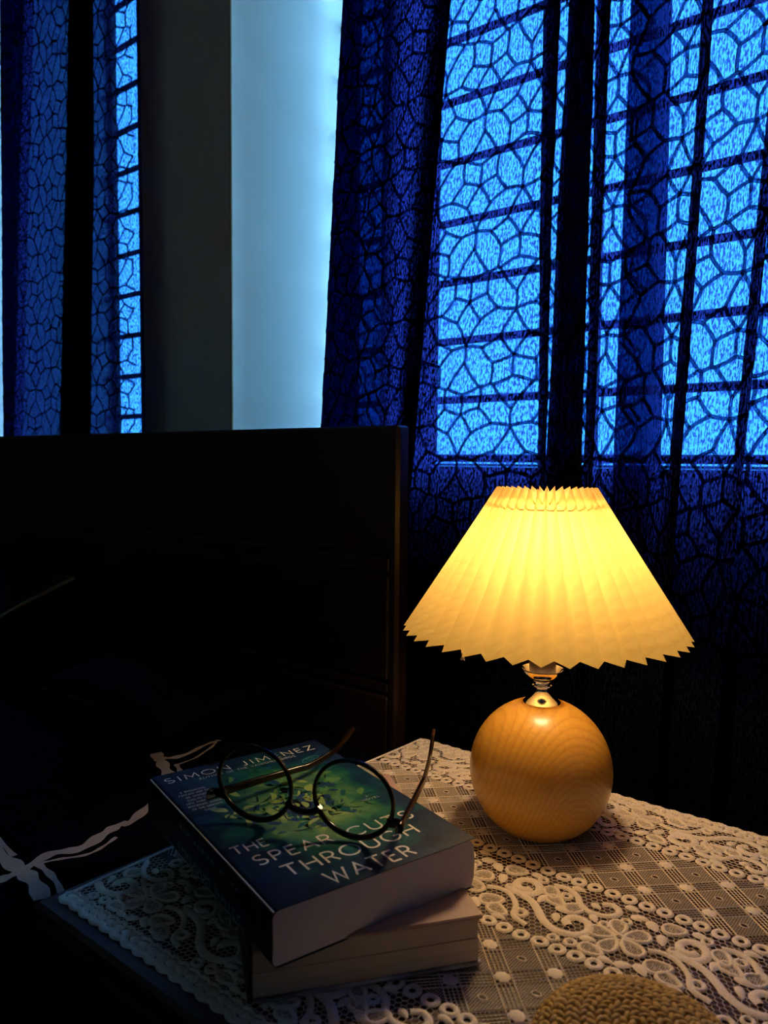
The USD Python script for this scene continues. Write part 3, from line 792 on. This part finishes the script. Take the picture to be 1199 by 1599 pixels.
lobj('end_hem', MB().add(*ridge(np.stack([lx0(ys_) + 1.1, ys_], 1), 2.2, .0009, .0001, False, .3)), M['lace'], 40)

lobj('end_hem', MB().add(*ridge(np.stack([0 * ys_ + LX1 - .5, ys_], 1), 2.6, .0009, .0001, False, .3)), M['lace'], 40)

# ------------------------------------------------------------------ books
GLYPH = {  # thin sans capitals as strokes, 1 high: (advance, strokes)
    'T': (.72, [[(.02, 1), (.70, 1)], [(.36, 1), (.36, 0)]]), 'H': (.78, [[(.06, 0), (.06, 1)], [(.72, 0), (.72, 1)], [(.16, .52), (.72, .52)]]),
    'E': (.60, [[(.08, 0), (.08, 1)], [(.08, 1), (.55, 1)], [(.17, .53), (.50, .53)], [(.08, 0), (.55, 0)]]),
    'S': (.66, 'S'), 'P': (.64, [[(.08, 0), (.08, 1)], 'Pb']), 'A': (.84, [[(.03, 0), (.42, 1), (.81, 0)], [(.22, .32), (.64, .32)]]),
    'R': (.68, [[(.08, 0), (.08, 1)], 'Pb', [(.36, .46), (.64, 0)]]), 'C': (.86, 'C'), 'U': (.80, 'U'), 'O': (1.0, 'O'), 'G': (.94, 'G'),
    'W': (1.12, [[(.02, 1), (.30, 0), (.56, .86), (.82, 0), (1.10, 1)]]), 'I': (.22, [[(.11, 0), (.11, 1)]]),
    'M': (1.0, [[(.06, 0), (.14, 1), (.50, .22), (.86, 1), (.94, 0)]]), 'N': (.84, [[(.08, 0), (.08, 1), (.76, 0), (.76, 1)]]),
    'J': (.46, 'J'), 'Z': (.72, [[(.05, 1), (.66, 1), (.05, 0), (.68, 0)]]), 'V': (.80, [[(.03, 1), (.40, 0), (.77, 1)]]), 'D': (.82, [[(.08, 0), (.08, 1)], 'Db']),
    'B': (.64, [[(.08, 0), (.08, 1)], 'Pb', 'Bb']), 'F': (.56, [[(.08, 0), (.08, 1)], [(.08, 1), (.52, 1)], [(.16, .53), (.48, .53)]]), 'L': (.54, [[(.08, 1), (.08, 0), (.50, 0)]]),
    'Y': (.74, [[(.03, 1), (.37, .48), (.71, 1)], [(.37, .48), (.37, 0)]]), 'K': (.68, [[(.08, 0), (.08, 1)], [(.60, 1), (.12, .48), (.64, 0)]]), ' ': (.42, []), '.': (.2, [[(.08, 0), (.12, .04)]]), "'": (.2, [[(.1, 1), (.08, .8)]])}


def arc(cx, cy, rx, ry, a0, a1, n=14):
    a = np.radians(np.linspace(a0, a1, n)); return np.stack([cx + rx * np.cos(a), cy + ry * np.sin(a)], 1)


ARCS = {'O': [arc(.50, .5, .46, .5, 0, 360, 30)], 'C': [arc(.50, .5, .46, .5, 45, 315, 24)], 'G': [np.vstack([arc(.50, .5, .46, .5, 45, 345, 24), [(.92, .44)], [(.60, .44)]])],
        'U': [np.vstack([[(.08, 1)], arc(.40, .32, .32, .32, 180, 360, 14), [(.72, 1)]])], 'J': [np.vstack([[(.34, 1)], [(.34, .25)], arc(.18, .22, .16, .22, 0, -130, 8)])],
        'S': [np.vstack([arc(.33, .75, .25, .25, 40, 270, 14), arc(.33, .25, .27, .25, 90, -140, 14)])], 'Pb': [np.vstack([[(.08, 1)], arc(.32, .73, .27, .27, 90, -90, 12), [(.08, .46)]])],
        'Db': [np.vstack([[(.08, 1)], arc(.28, .5, .48, .5, 90, -90, 16), [(.08, 0)]])], 'Bb': [np.vstack([[(.08, .46)], arc(.32, .23, .28, .23, 90, -90, 12), [(.08, 0)]])]}


def strokes(text, track=.16):
    out, x = [], 0.0
    for ch in text:
        adv, st = GLYPH[ch]
        for s in ([st] if isinstance(st, str) else st):
            for P in (ARCS[s] if isinstance(s, str) else [np.array(s, float)]):
                out.append(P + [x, 0])
        x += adv + track
    return out, x - track


def lettering(text, x0, x1, y, h, w=.115, z=0.0, track=.16):
    """flat printed letters, metres: fitted between x0 and x1 with the baseline at y"""
    st, W = strokes(text, track); kx = (x1 - x0) / W; mb = MB()
    for P in st:
        P = np.stack([x0 + P[:, 0] * kx, y + P[:, 1] * h], 1); n = len(P)
        seg = np.diff(P, axis=0); d = seg / (np.linalg.norm(seg, axis=1, keepdims=True) + 1e-9)
        closed = np.linalg.norm(P[0] - P[-1]) < 1e-6
        nrm = np.stack([-d[:, 1], d[:, 0]], 1); vn = np.zeros_like(P)
        vn[0], vn[-1] = nrm[0], nrm[-1]
        if closed:
            vn[0] = vn[-1] = (nrm[0] + nrm[-1]) / 2
        for i in range(1, n - 1):
            m = nrm[i - 1] + nrm[i]; m /= np.linalg.norm(m) + 1e-9
            vn[i] = m / max(.45, m @ nrm[i])
        hw = w * h / 2
        v = np.empty((2 * n, 3)); v[0::2, :2] = P - vn * hw; v[1::2, :2] = P + vn * hw; v[:, 2] = z
        f = np.array([(2 * i, 2 * i + 2, 2 * i + 3) for i in range(n - 1)] + [(2 * i, 2 * i + 3, 2 * i + 1) for i in range(n - 1)])
        mb.add(v, f)
    return mb


def paper(name, c0, c1, sc):
    """page edges: fine layers"""
    return mat(name, {'g': ('texture_coordinate', {}), 'm': ('mapping', {'scale': (2, 2, sc)}), 'n': ('noise_texture', {'scale': 1.0, 'detail': 5, 'roughness': .6}),
                      'r': ('rgb_ramp', {'ramp': [(.3, c0), (.7, c1)]}), 'b': ('bump', {'strength': .25, 'distance': .0003}), 'p': ('principled_bsdf', {'roughness': .9})},
               [('g.object', 'm.vector'), ('m.vector', 'n.vector'), ('n.fac', 'r.fac'), ('r.color', 'p.base_color'), ('n.fac', 'b.height'), ('b.normal', 'p.normal')])


M['pages'] = paper('page_edges', (.74, .68, .60), (.80, .74, .66), 2600)
M['old_pages'] = paper('yellowed_page_edges', (.50, .42, .31), (.64, .55, .43), 900)

# upper book: a thick paperback. Local metres: x across the cover from the spine, y from foot to head, z up
BW, BL, BT = .1306, .1877, .0297
BK, BA = (.1704, -.3588, T + .0287 + .0003), 1.2815


def cover_art():
    """a plain generic painted cover: a green glow in the middle of navy, broken into brushy patches"""
    return mat('cover_print', {
        'u': ('uvmap', {'attribute': 'st'}), 'n': ('noise_texture', {'scale': 34, 'detail': 4, 'roughness': .55, 'distortion': .4}),
        'sub': ('vector_math', {'math_type': 'subtract', 'vector2': (.070, .092, 0)}), 'scl': ('mapping', {'scale': (15.5, 11.5, 0)}),
        'len': ('vector_math', {'math_type': 'length'}), 'inv': ('math', {'math_type': 'multiply_add', 'value2': -.60, 'value3': .66}),
        'sum': ('math', {'math_type': 'multiply_add', 'value2': .85}),
        'r': ('rgb_ramp', {'ramp': [(.30, (.006, .014, .040)), (.46, (.008, .028, .065)), (.56, (.006, .055, .075)), (.66, (.014, .12, .085)), (.78, (.05, .20, .085)), (.92, (.17, .32, .10)), (1.0, (.30, .44, .14))]}),
        'v': ('voronoi_texture', {'scale': 95, 'randomness': 1.0}), 'vd': ('vector_math', {'math_type': 'multiply_add', 'vector2': (.02, .02, 0)}), 'vr': ('rgb_ramp', {'ramp': [(0, (.55, .6, .75)), (1, (1.25, 1.15, 1.1))]}),
        'sep': ('separate_color', {}), 'x': ('mix', {'mix_type': 'multiply', 'fac': 1.0}),
        'p': ('principled_bsdf', {'roughness': .5, 'specular_ior_level': .18})},
        [('u.UV', 'n.vector'), ('u.UV', 'sub.vector1'), ('sub.vector', 'scl.vector'), ('scl.vector', 'len.vector1'), ('len.value', 'inv.value1'), ('n.fac', 'sum.value1'), ('inv.value', 'sum.value3'), ('sum.value', 'r.fac'),
         ('n.color', 'vd.vector1'), ('u.UV', 'vd.vector3'), ('vd.vector', 'v.vector'), ('v.color', 'sep.color'), ('sep.r', 'vr.fac'), ('r.color', 'x.color1'), ('vr.color', 'x.color2'), ('x.color', 'p.base_color')])


M['cover'] = cover_art()
bk = thing('paperback_book', 'thick dark blue and green paperback under the spectacles, on top of the other book', 'book', BK, BA)
# wrap: outer line from the front cover's fore-edge round the spine to the back cover
outer = [(BW, BT + .0002)] + [(x, BT) for x in np.linspace(BW - .02, .006, 10)] + [(.0045 - .0045 * math.sin(a), BT - .0045 + .0045 * math.cos(a)) for a in np.linspace(.15, PI / 2, 9)] + [(-.0002, BT / 2)] + [(.0045 - .0045 * math.cos(a), .0045 - .0045 * math.sin(a)) for a in np.linspace(0, PI / 2 - .15, 9)] + [(x, 0) for x in np.linspace(.006, BW, 8)]
outer = np.array(outer)
tang = np.gradient(outer, axis=0); tang /= np.linalg.norm(tang, axis=1, keepdims=True)
inner = outer + .0005 * np.stack([-tang[:, 1], tang[:, 0]], 1)
yy = np.linspace(0, BL, 16)


def wrap(line, flipf):
    v = np.stack([np.broadcast_to(line[None, :, 0], (len(yy), len(line))), np.broadcast_to(yy[:, None], (len(yy), len(line))), np.broadcast_to(line[None, :, 1], (len(yy), len(line)))], -1)
    f = grid_faces(len(yy), len(line))
    return v.reshape(-1, 3), f[:, ::-1] if flipf else f


v1, f1 = wrap(outer, True); v2, f2 = wrap(inner, False)
nl = len(outer); cap = []
for r, s in ((0, 1), (len(yy) - 1, -1)):
    for i in range(nl - 1):
        a, b = r * nl + i, r * nl + i + 1; c, d = a + len(v1), b + len(v1)
        cap += [(a, b, d), (a, d, c)] if s > 0 else [(a, d, b), (a, c, d)]
for i, s in ((0, 1), (nl - 1, -1)):
    for r in range(len(yy) - 1):
        a, b = r * nl + i, (r + 1) * nl + i; c, d = a + len(v1), b + len(v1)
        cap += [(a, d, b), (a, c, d)] if s > 0 else [(a, b, d), (a, d, c)]
cv = np.vstack([v1, v2]); uv = cv[:, :2].copy()
uv[:, 0] += np.where(cv[:, 0] < .003, -.012 - (BT - cv[:, 2]) * .5, 0)
uv[cv[:, 2] < BT / 2, 0] -= .04
cover = obj('cover', (cv, np.vstack([f1, f2 + len(v1), np.array(cap)])), M['cover'], bk, smooth=True, uv=uv)
# text block, its fore-edge swelling a little
pb = [(.0012, .0008), (.0008, .004), (.0012, BT / 2), (.0008, BT - .004), (.0012, BT - .0008), (BW - .003, BT - .0008), (BW - .0004, BT - .004), (BW + .0008, BT * .55), (BW + .0004, .006), (BW - .002, .0008)]
pm = trimesh.creation.extrude_polygon(Polygon(pb), BL - .0012)
v = pm.vertices; obj('text_block', (np.c_[v[:, 0], v[:, 2] + .0006, v[:, 1]], pm.faces[:, ::-1]), M['pages'], bk, label='cream page edges of the paperback')
zc = BT + .00012
ttl = MB()
for tx, a, b, y, h in (('THE', .0072, .0287, .0594, .0086), ('SPEAR', .0129, .0617, .0421, .0103), ('CUTS', .0722, .1183, .0407, .0100), ('THROUGH', .0215, .1092, .0235, .0112), ('WATER', .0370, .0925, .0049, .0113)):
    ttl.add(*lettering(tx, a, b, y, h, .125, zc, .20).get())
obj('title_lettering', ttl.get(), M['letter'], cover, label='cream title reading THE SPEAR CUTS THROUGH WATER')
obj('author_lettering', lettering('SIMON JIMENEZ', .0073, .1222, .1712, .0078, .125, zc, .24).get(), M['letter'], cover, label='pale author line across the head of the cover')
obj('tagline_lettering', lettering('AUTHOR OF THE VANISHED BIRDS', .0284, .1025, .1657, .0029, .14, zc, .24).get(), M['letter_dim'], cover)
an_ = MB().add(*lettering('A', .1080, .1098, .0800, .0020, .15, zc).get()).add(*lettering('NOVEL', .1028, .1158, .0757, .0022, .15, zc, .30).get())
obj('novel_lettering', an_.get(), M['letter_dim'], cover)
bl = MB()
for i, (tx, a, b) in enumerate((('A BEGUILING', .0095, .0268), ('FANTASY NOT TO', .0075, .0280), ('BE MISSED.', .0105, .0262), ('EVELYN SKYE', .0100, .0265), ('NEW YORK TIMES', .0075, .0283), ('BESTSELLING AUTHOR', .0068, .0290), ('OF THE CROWN\'S', .0080, .0275), ('GAME', .0140, .0215))):
    bl.add(*lettering(tx, a, b, .1515 - .0046 * i, .0021, .15, zc, .2).get())
obj('blurb_lettering', bl.get(), M['letter_dim'], cover)
th = np.linspace(0, 2 * PI, 40)
em = MB()
for sx, sy, tw in ((.0078, .0034, .35), (.0030, .0020, -.5)):
    P = np.stack([.1090 + sx * np.cos(th) * math.cos(tw) - sy * np.sin(th) * math.sin(tw), .1557 + sx * np.cos(th) * math.sin(tw) + sy * np.sin(th) * math.cos(tw)], 1)
    v, f = ridge(P, .00042, .00002, zc); em.add(v, f)
M['emblem'] = plain('emblem_print', (.07, .34, .34), .5)
obj('cover_emblem', em.get(), M['emblem'], cover)
# brushy printed leaf shapes, generic, in greens and blues
rg = np.random.default_rng(12)
art_cols = {'moss': (.12, .25, .07), 'teal': (.008, .09, .072), 'ink': (.003, .007, .015), 'blue': (.014, .045, .13), 'lime': (.30, .42, .12)}
art = {k: MB() for k in art_cols}
for k, n_ in (('teal', 110), ('moss', 80), ('blue', 60), ('lime', 44), ('ink', 130)):
    for _ in range(n_):
        r_ = abs(rg.normal(0, .8)); an = rg.uniform(0, 2 * PI)
        c = np.array([.068 + r_ * .034 * math.cos(an), .094 + r_ * .044 * math.sin(an)])
        if not (.016 < c[0] < .124 and .062 < c[1] < .162):
            continue
        L = rg.uniform(.004, .013); W_ = L * (rg.uniform(.05, .16) if k == 'ink' else rg.uniform(.22, .5)); a0 = rg.uniform(0, PI); bend = rg.uniform(-.7, .7)
        s = np.linspace(-1, 1, 9); ax = np.stack([s * L / 2, bend * L * .35 * (1 - s * s)], 1); hw = W_ / 2 * (1 - s * s) ** .7 + 1e-5
        rot = np.array([[math.cos(a0), -math.sin(a0)], [math.sin(a0), math.cos(a0)]])
        up, dn = ax + np.c_[0 * s, hw], ax - np.c_[0 * s, hw]
        v = np.empty((18, 3)); v[0::2, :2] = dn @ rot.T + c; v[1::2, :2] = up @ rot.T + c
        v[:, 2] = BT + .00003 + .000012 * list(art_cols).index(k)
        art[k].add(v, np.array([(2 * i, 2 * i + 2, 2 * i + 3) for i in range(8)] + [(2 * i, 2 * i + 3, 2 * i + 1) for i in range(8)]))
for k, c in art_cols.items():
    M['art_' + k] = plain('cover_print_' + k, c, .4)
    obj('painted_leaves', art[k].get(), M['art_' + k], cover, kind='stuff')
sp = MB()
for tx, a, b, z_, h in (('THE SPEAR CUTS', .127, .0375, .0150, .0070), ('THROUGH WATER', .130, .0355, .0046, .0076)):
    v, f = lettering(tx, 0, a - b, 0, h, .10, 0, .2).get()
    sp.add(np.c_[np.full(len(v), -.0001), a - v[:, 0], z_ + v[:, 1]], f)
obj('spine_lettering', sp.get(), M['spine_letter'], cover, label='dim title lettering running down the spine')

# lower book: cloth boards that stand a little proud of the pages
B2 = dict(W=.1264, L=.1935, H=.0287)
M['peach'] = noisy('faded_board', (.40, .26, .21), (.45, .30, .25), 60, .55)
M['bluegrey'] = mat('printed_board', {'g': ('texture_coordinate', {}), 'n': ('noise_texture', {'scale': 26, 'detail': 2}), 'r': ('rgb_ramp', {'ramp': [(.42, (.16, .17, .22)), (.5, (.34, .34, .38)), (.6, (.50, .53, .55))]}), 'p': ('principled_bsdf', {'roughness': .5})},
                      [('g.object', 'n.vector'), ('n.fac', 'r.fac'), ('r.color', 'p.base_color')])
M['spine2'] = plain('dark_spine', (.035, .010, .008), .5)
b2 = thing('hardback_book', 'faded pinkish hardback with yellowed pages under the paperback', 'book', (.1524, -.3578, T + .0021), .9328)
obj('front_board', rbox(.002, B2['W'], 0, B2['L'], B2['H'] - .0024, B2['H'], .0007), M['peach'], b2, label='faded peach front board')
obj('back_board', rbox(.002, B2['W'], 0, B2['L'], 0, .0022, .0007), M['bluegrey'], b2, label='blue-grey and white back board')
obj('spine', rbox(-.0005, .0022, 0, B2['L'], .0002, B2['H'] - .0002, .0007), M['spine2'], b2, label='dark red spine')
obj('text_block', trimesh.creation.box(bounds=[(.0024, .0016, .0023), (B2['W'] - .0018, B2['L'] - .002, .0150)]), M['old_pages'], b2, label='yellowed page edges, lower half')
obj('text_block', trimesh.creation.box(bounds=[(.0024, .0019, .0153), (B2['W'] - .0022, B2['L'] - .002, B2['H'] - .0026)]), M['old_pages'], b2, label='yellowed page edges, upper half')

# ------------------------------------------------------------------ spectacles, lying upside down on the book
gl = thing('eyeglasses', 'round tortoiseshell eyeglasses lying upside down on the paperback cover', 'eyeglasses', (BK[0], BK[1], BK[2] + BT + .0002), BA)
g = dict(x=.0518, y=.0610, yaw=-.944, tilt=-.0956, r=.0240, c=.0315, hw=.0604, hh=.0142, aL=.3968, aR=.1207, sl=-.0736, L1=.1014, L2=.0383, up=.50)
gd = np.array([math.cos(g['yaw']), math.sin(g['yaw']), 0]); gn = np.array([-gd[1], gd[0], 0]); gu = np.array([0, 0, math.cos(g['tilt'])]) + gn * math.sin(g['tilt'])
gO = np.array([g['x'], g['y'], .0016]); gN = np.cross(gd, gu) * -1
th = np.arange(72) * 2 * PI / 72
rims = MB()
lenses = []
for s in (-1, 1):
    c0 = gO + gd * (s * g['c']) + gu * (g['r'] + .0003)
    P = c0 + np.cos(th)[:, None] * g['r'] * gd + np.sin(th)[:, None] * g['r'] * .97 * gu
    heavy = 1.0 + .45 * np.clip(-np.sin(th), 0, 1)           # the brow side (now below) is the heavier
    rad = (P - c0) / np.linalg.norm(P - c0, axis=1, keepdims=True)
    rims.add(*tube(P, np.stack([.0012 * heavy, np.full(72, .0017)], 1), 10, side=rad, closed=True))
    v = np.vstack([c0 + gN * .0004 + .97 * (P - c0), c0 - gN * .0004 + .97 * (P - c0), [c0 + gN * .0004 + 0 * c0], [c0 - gN * .0004]])
    j = np.arange(72); k = (j + 1) % 72
    lenses.append((v, np.vstack([np.c_[j, k, 0 * j + 144], np.c_[72 + k, 72 + j, 0 * j + 145], np.c_[j, 72 + j, 72 + k], np.c_[j, 72 + k, k]])))
q = lambda a, b, c_=0: gO + gd * a + gu * b + gN * c_
bp = smooth_path([q(-.0105, .0165), q(-.0068, .0125), q(0, .0105, .0012), q(.0068, .0125), q(.0105, .0165)], 6)
rims.add(*tube(bp, np.tile([[.0021, .0017]], (len(bp), 1)), 10, side=gu))
for s in (-1, 1):                                            # end pieces that carry the hinges
    ep = smooth_path([q(s * .0520, .0135), q(s * .0570, .0140), q(s * .0604, .0142, -.0010), q(s * .0610, .0142, -.0045)], 5)
    rims.add(*tube(ep, np.tile([[.0030, .0018]], (len(ep), 1)), 10, side=gu))
obj('frame_front', rims.get(), M['tortoise'], gl, smooth=50)
for L_ in lenses:
    obj('lens', L_, M['lens'], gl, smooth=40)
M['hinge'] = plain('hinge_metal', (.7, .55, .4), .25, metallic=1.0)
for s, an, upa in ((-1, g['aL'], .45), (1, g['aR'], .55)):
    h0 = q(s * .0610, .0142, -.005)
    dr = (gn * math.cos(an) - s * gd * math.sin(an)) * math.cos(g['sl']) + np.array([0, 0, 1]) * math.sin(g['sl'])
    b0 = h0 + dr * (g['L1'] - .006)
    dd = dr * math.cos(upa) + np.array([0, 0, 1]) * math.sin(upa)
    tip = b0 + dd * (g['L2'] - .004) + np.array([0, 0, .004])
    lo = max(0.0, .0029 - (b0[2])) if s < 0 else 0.0
    path = smooth_path([h0, h0 + dr * .035, h0 + dr * .07, b0 - dr * .012, b0 + dd * .010 + [0, 0, .0005], b0 + dd * .024 + [0, 0, .0015], tip], 7)
    tt = np.linspace(0, 1, len(path))
    wv = np.interp(tt, [0, .3, .7, .9, 1], [.0027, .0021, .0020, .0023, .0012])
    obj('temple', tube(path, np.stack([wv, np.full(len(path), .0012)], 1), 24, side=(0, 0, 1), sq=.35), M['tortoise'], gl, smooth=16)
    hv, hf = tube([h0 - dr * .003 - s * gd * .0016, h0 + dr * .003 - s * gd * .0016], np.tile([[.0014, .0007]], (2, 1)), 8, side=(0, 0, 1))
    obj('hinge', (hv, hf), M['hinge'], gl, smooth=40)

# ------------------------------------------------------------------ table lamp
LXY = (.1758, -.0880)
lamp = thing('table_lamp', 'small lit table lamp with a round wooden base and pleated cream shade', 'table lamp', (*LXY, T + .0022))
face = math.atan2(CPOS[1] - LXY[1], CPOS[0] - LXY[0])          # towards the viewer
RB, ZC = .0530, .0440
prof = [(0, 0.0), (0, .0285)]
zb = np.linspace(0, ZC + RB * math.sin(PI / 2 - .12), 64)
prof += [(z, math.sqrt(max(RB ** 2 - (z - ZC) ** 2, 1e-9))) for z in zb]
v, f = lathe(prof, 96)
base = obj('base', (v, f), M['beech'], lamp, smooth=40, label='varnished wood-grain ball')
UsdGeom.Xformable(base).AddRotateZOp().Set(math.degrees(face + PI / 2 + .30))   # turns the grain figure to where the photo has it
neck = [(.0935, .0), (.0935, .0140), (.0952, .0140), (.0965, .0128), (.0985, .0100), (.1010, .0076), (.1035, .0058), (.1052, .0053), (.1066, .0056), (.1075, .0078), (.1085, .0080), (.1092, .0070), (.1112, .0070), (.1122, .0074),
        (.1135, .0092), (.1155, .0122), (.1180, .0146), (.1200, .0158), (.1206, .0157), (.1200, .0150), (.1180, .0135), (.1160, .0108), (.1150, .0)]
obj('neck', lathe(neck, 72), M['chrome'], lamp, smooth=35, label='chrome neck with a saucer-shaped cup')
v, f = lathe([(.1155, .0), (.1155, .0100), (.1300, .0100), (.1310, .0112), (.1650, .0112), (.1670, .0135), (.1860, .0135), (.1870, .0)], 40)
obj('socket', (v, f), M['socket'], lamp, smooth=35)
bz = .2130
prof = [(.1872, .0)] + [(.1872, .0095), (.192, .0105)] + [(bz + .0195 * math.sin(a), .0195 * math.cos(a)) for a in np.linspace(-.95, PI / 2 - .01, 16)]
obj('bulb', lathe(prof, 32), M['bulb'], lamp, smooth=True, label='glowing bulb inside the shade')
NP = 38
SB, ST = (.1500, .1040), (.2545, .0345)                        # (height, radius) of the shade's foot and head


def pleat(rad_add, nrow=15, thick=.0):
    t = np.arange(2 * NP) * PI / NP + .04
    rows = []
    for u in np.linspace(0, 1, nrow):
        z = SB[0] + (ST[0] - SB[0]) * u; r = SB[1] + (ST[1] - SB[1]) * u
        amp = .0048 * (1 - u) + .0056 * u
        rr = r - .0035 + rad_add + np.where(np.arange(2 * NP) % 2 == 0, amp, -amp)
        zz = z + np.where(np.arange(2 * NP) % 2 == 0, 1, -1) * (.0022 * u ** 3 - .0010 * (1 - u) ** 3)
        rows.append(np.stack([rr * np.cos(t), rr * np.sin(t), zz], 1))
    return np.array(rows)


rows = pleat(0)
shade = obj('shade', (rows.reshape(-1, 3), grid_faces(len(rows), 2 * NP, True)), M['shade'], lamp, smooth=False, label='cream pleated shade lit from inside')
u = (.2416 - SB[0]) / (ST[0] - SB[0]); rt = SB[1] + (ST[1] - SB[1]) * u - .0035
th = np.arange(120) * 2 * PI / 120
obj('gathering_thread', tube(np.stack([(rt + .0005) * np.cos(th), (rt + .0005) * np.sin(th), 0 * th + .2416], 1), .0006, 6, closed=True), M['knot'], shade, smooth=True)
# wire fitter: a ring under the pleats held by three arms on the socket
fit_ = MB().add(*tube(np.stack([.0300 * np.cos(th), .0300 * np.sin(th), 0 * th + .2450], 1), .0009, 6, closed=True))
for k in range(3):
    a = face + PI + k * 2 * PI / 3
    fit_.add(*tube([(.0300 * math.cos(a), .0300 * math.sin(a), .2450), (.029 * math.cos(a), .029 * math.sin(a), .200), (.0136 * math.cos(a), .0136 * math.sin(a), .1800)], .0009, 6))
obj('shade_fitter', fit_.get(), M['chrome'], lamp, smooth=40)
# a frayed end of thread at the foot of the shade
a = face - .52
kc = np.array([(SB[1] - .002) * math.cos(a), (SB[1] - .002) * math.sin(a), SB[0] - .0005])
kn = MB()
rk = np.random.default_rng(4)
for _ in range(7):
    d = rk.normal(0, 1, 3); d /= np.linalg.norm(d)
    kn.add(*tube(smooth_path([kc, kc + .0012 * d + [0, 0, -.0005], kc + .0026 * d + [0, 0, -.0012]], 3), .00045, 5))
obj('thread_end', kn.get(), M['knot'], shade)

# ------------------------------------------------------------------ woven mat
wc = np.array([.3203, -.2743]); WR, WH = .0500, .0235
mt = thing('woven_coaster', 'round domed coaster of braided seagrass at the front of the lace', 'coaster', (wc[0], wc[1], T + .0022))
rw = np.random.default_rng(9)
sph = trimesh.creation.icosphere(1)
prof = []
for a in np.linspace(0, PI / 2, 200):
    prof.append((WR * math.cos(a) ** .6, WH * math.sin(a) ** .8))
prof = np.array(prof); dl = np.r_[0, np.cumsum(np.linalg.norm(np.diff(prof, axis=0), axis=1))]
for k, s in enumerate(np.arange(.002, dl[-1], .0036)):
    r = float(np.interp(s, dl, prof[:, 0])); z = float(np.interp(s, dl, prof[:, 1]))
    r2 = float(np.interp(s + .001, dl, prof[:, 0])); z2 = float(np.interp(s + .001, dl, prof[:, 1]))
    tg = np.array([r2 - r, z2 - z]); tg /= np.linalg.norm(tg) + 1e-9
    nrm2 = np.array([tg[1], -tg[0]])
    r, z = r - .0022 * abs(nrm2[0]), max(z - .0020 * abs(nrm2[1]), .0021)
    n = max(5, int(2 * PI * r / .0042)); mb = MB()
    for i in range(n):
        a = 2 * PI * (i + .5 * (k % 2)) / n + rw.normal(0, .01)
        er = np.array([math.cos(a), math.sin(a), 0]); et = np.array([-math.sin(a), math.cos(a), 0]); ez = np.array([0, 0, 1.0])
        up = er * tg[0] + ez * tg[1]; out = np.cross(et, up)
        sl = .55 if k % 2 else -.55
        A = et * math.cos(sl) + up * math.sin(sl); B = np.cross(out, A)
        sz = (.0033 * rw.uniform(.9, 1.12), .0017 * rw.uniform(.9, 1.1), .0021)
        v = sph.vertices[:, :1] * sz[0] * A + sph.vertices[:, 1:2] * sz[1] * B + sph.vertices[:, 2:] * sz[2] * out + er * r + ez * z
        v[:, 2] = np.maximum(v[:, 2], .0)
        mb.add(v, sph.faces)
    obj('braid_row', mb.get(), M['straw'], mt, smooth=True)
core = np.stack([prof[:, 0] - .003, np.maximum(prof[:, 1] - .003, 0)], 1)[::8]
v, f = lathe([(0.0003, 0)] + [(max(z, .0003), max(r, 0)) for r, z in core], 40)
obj('core', (v, f), M['straw'], mt, smooth=True)
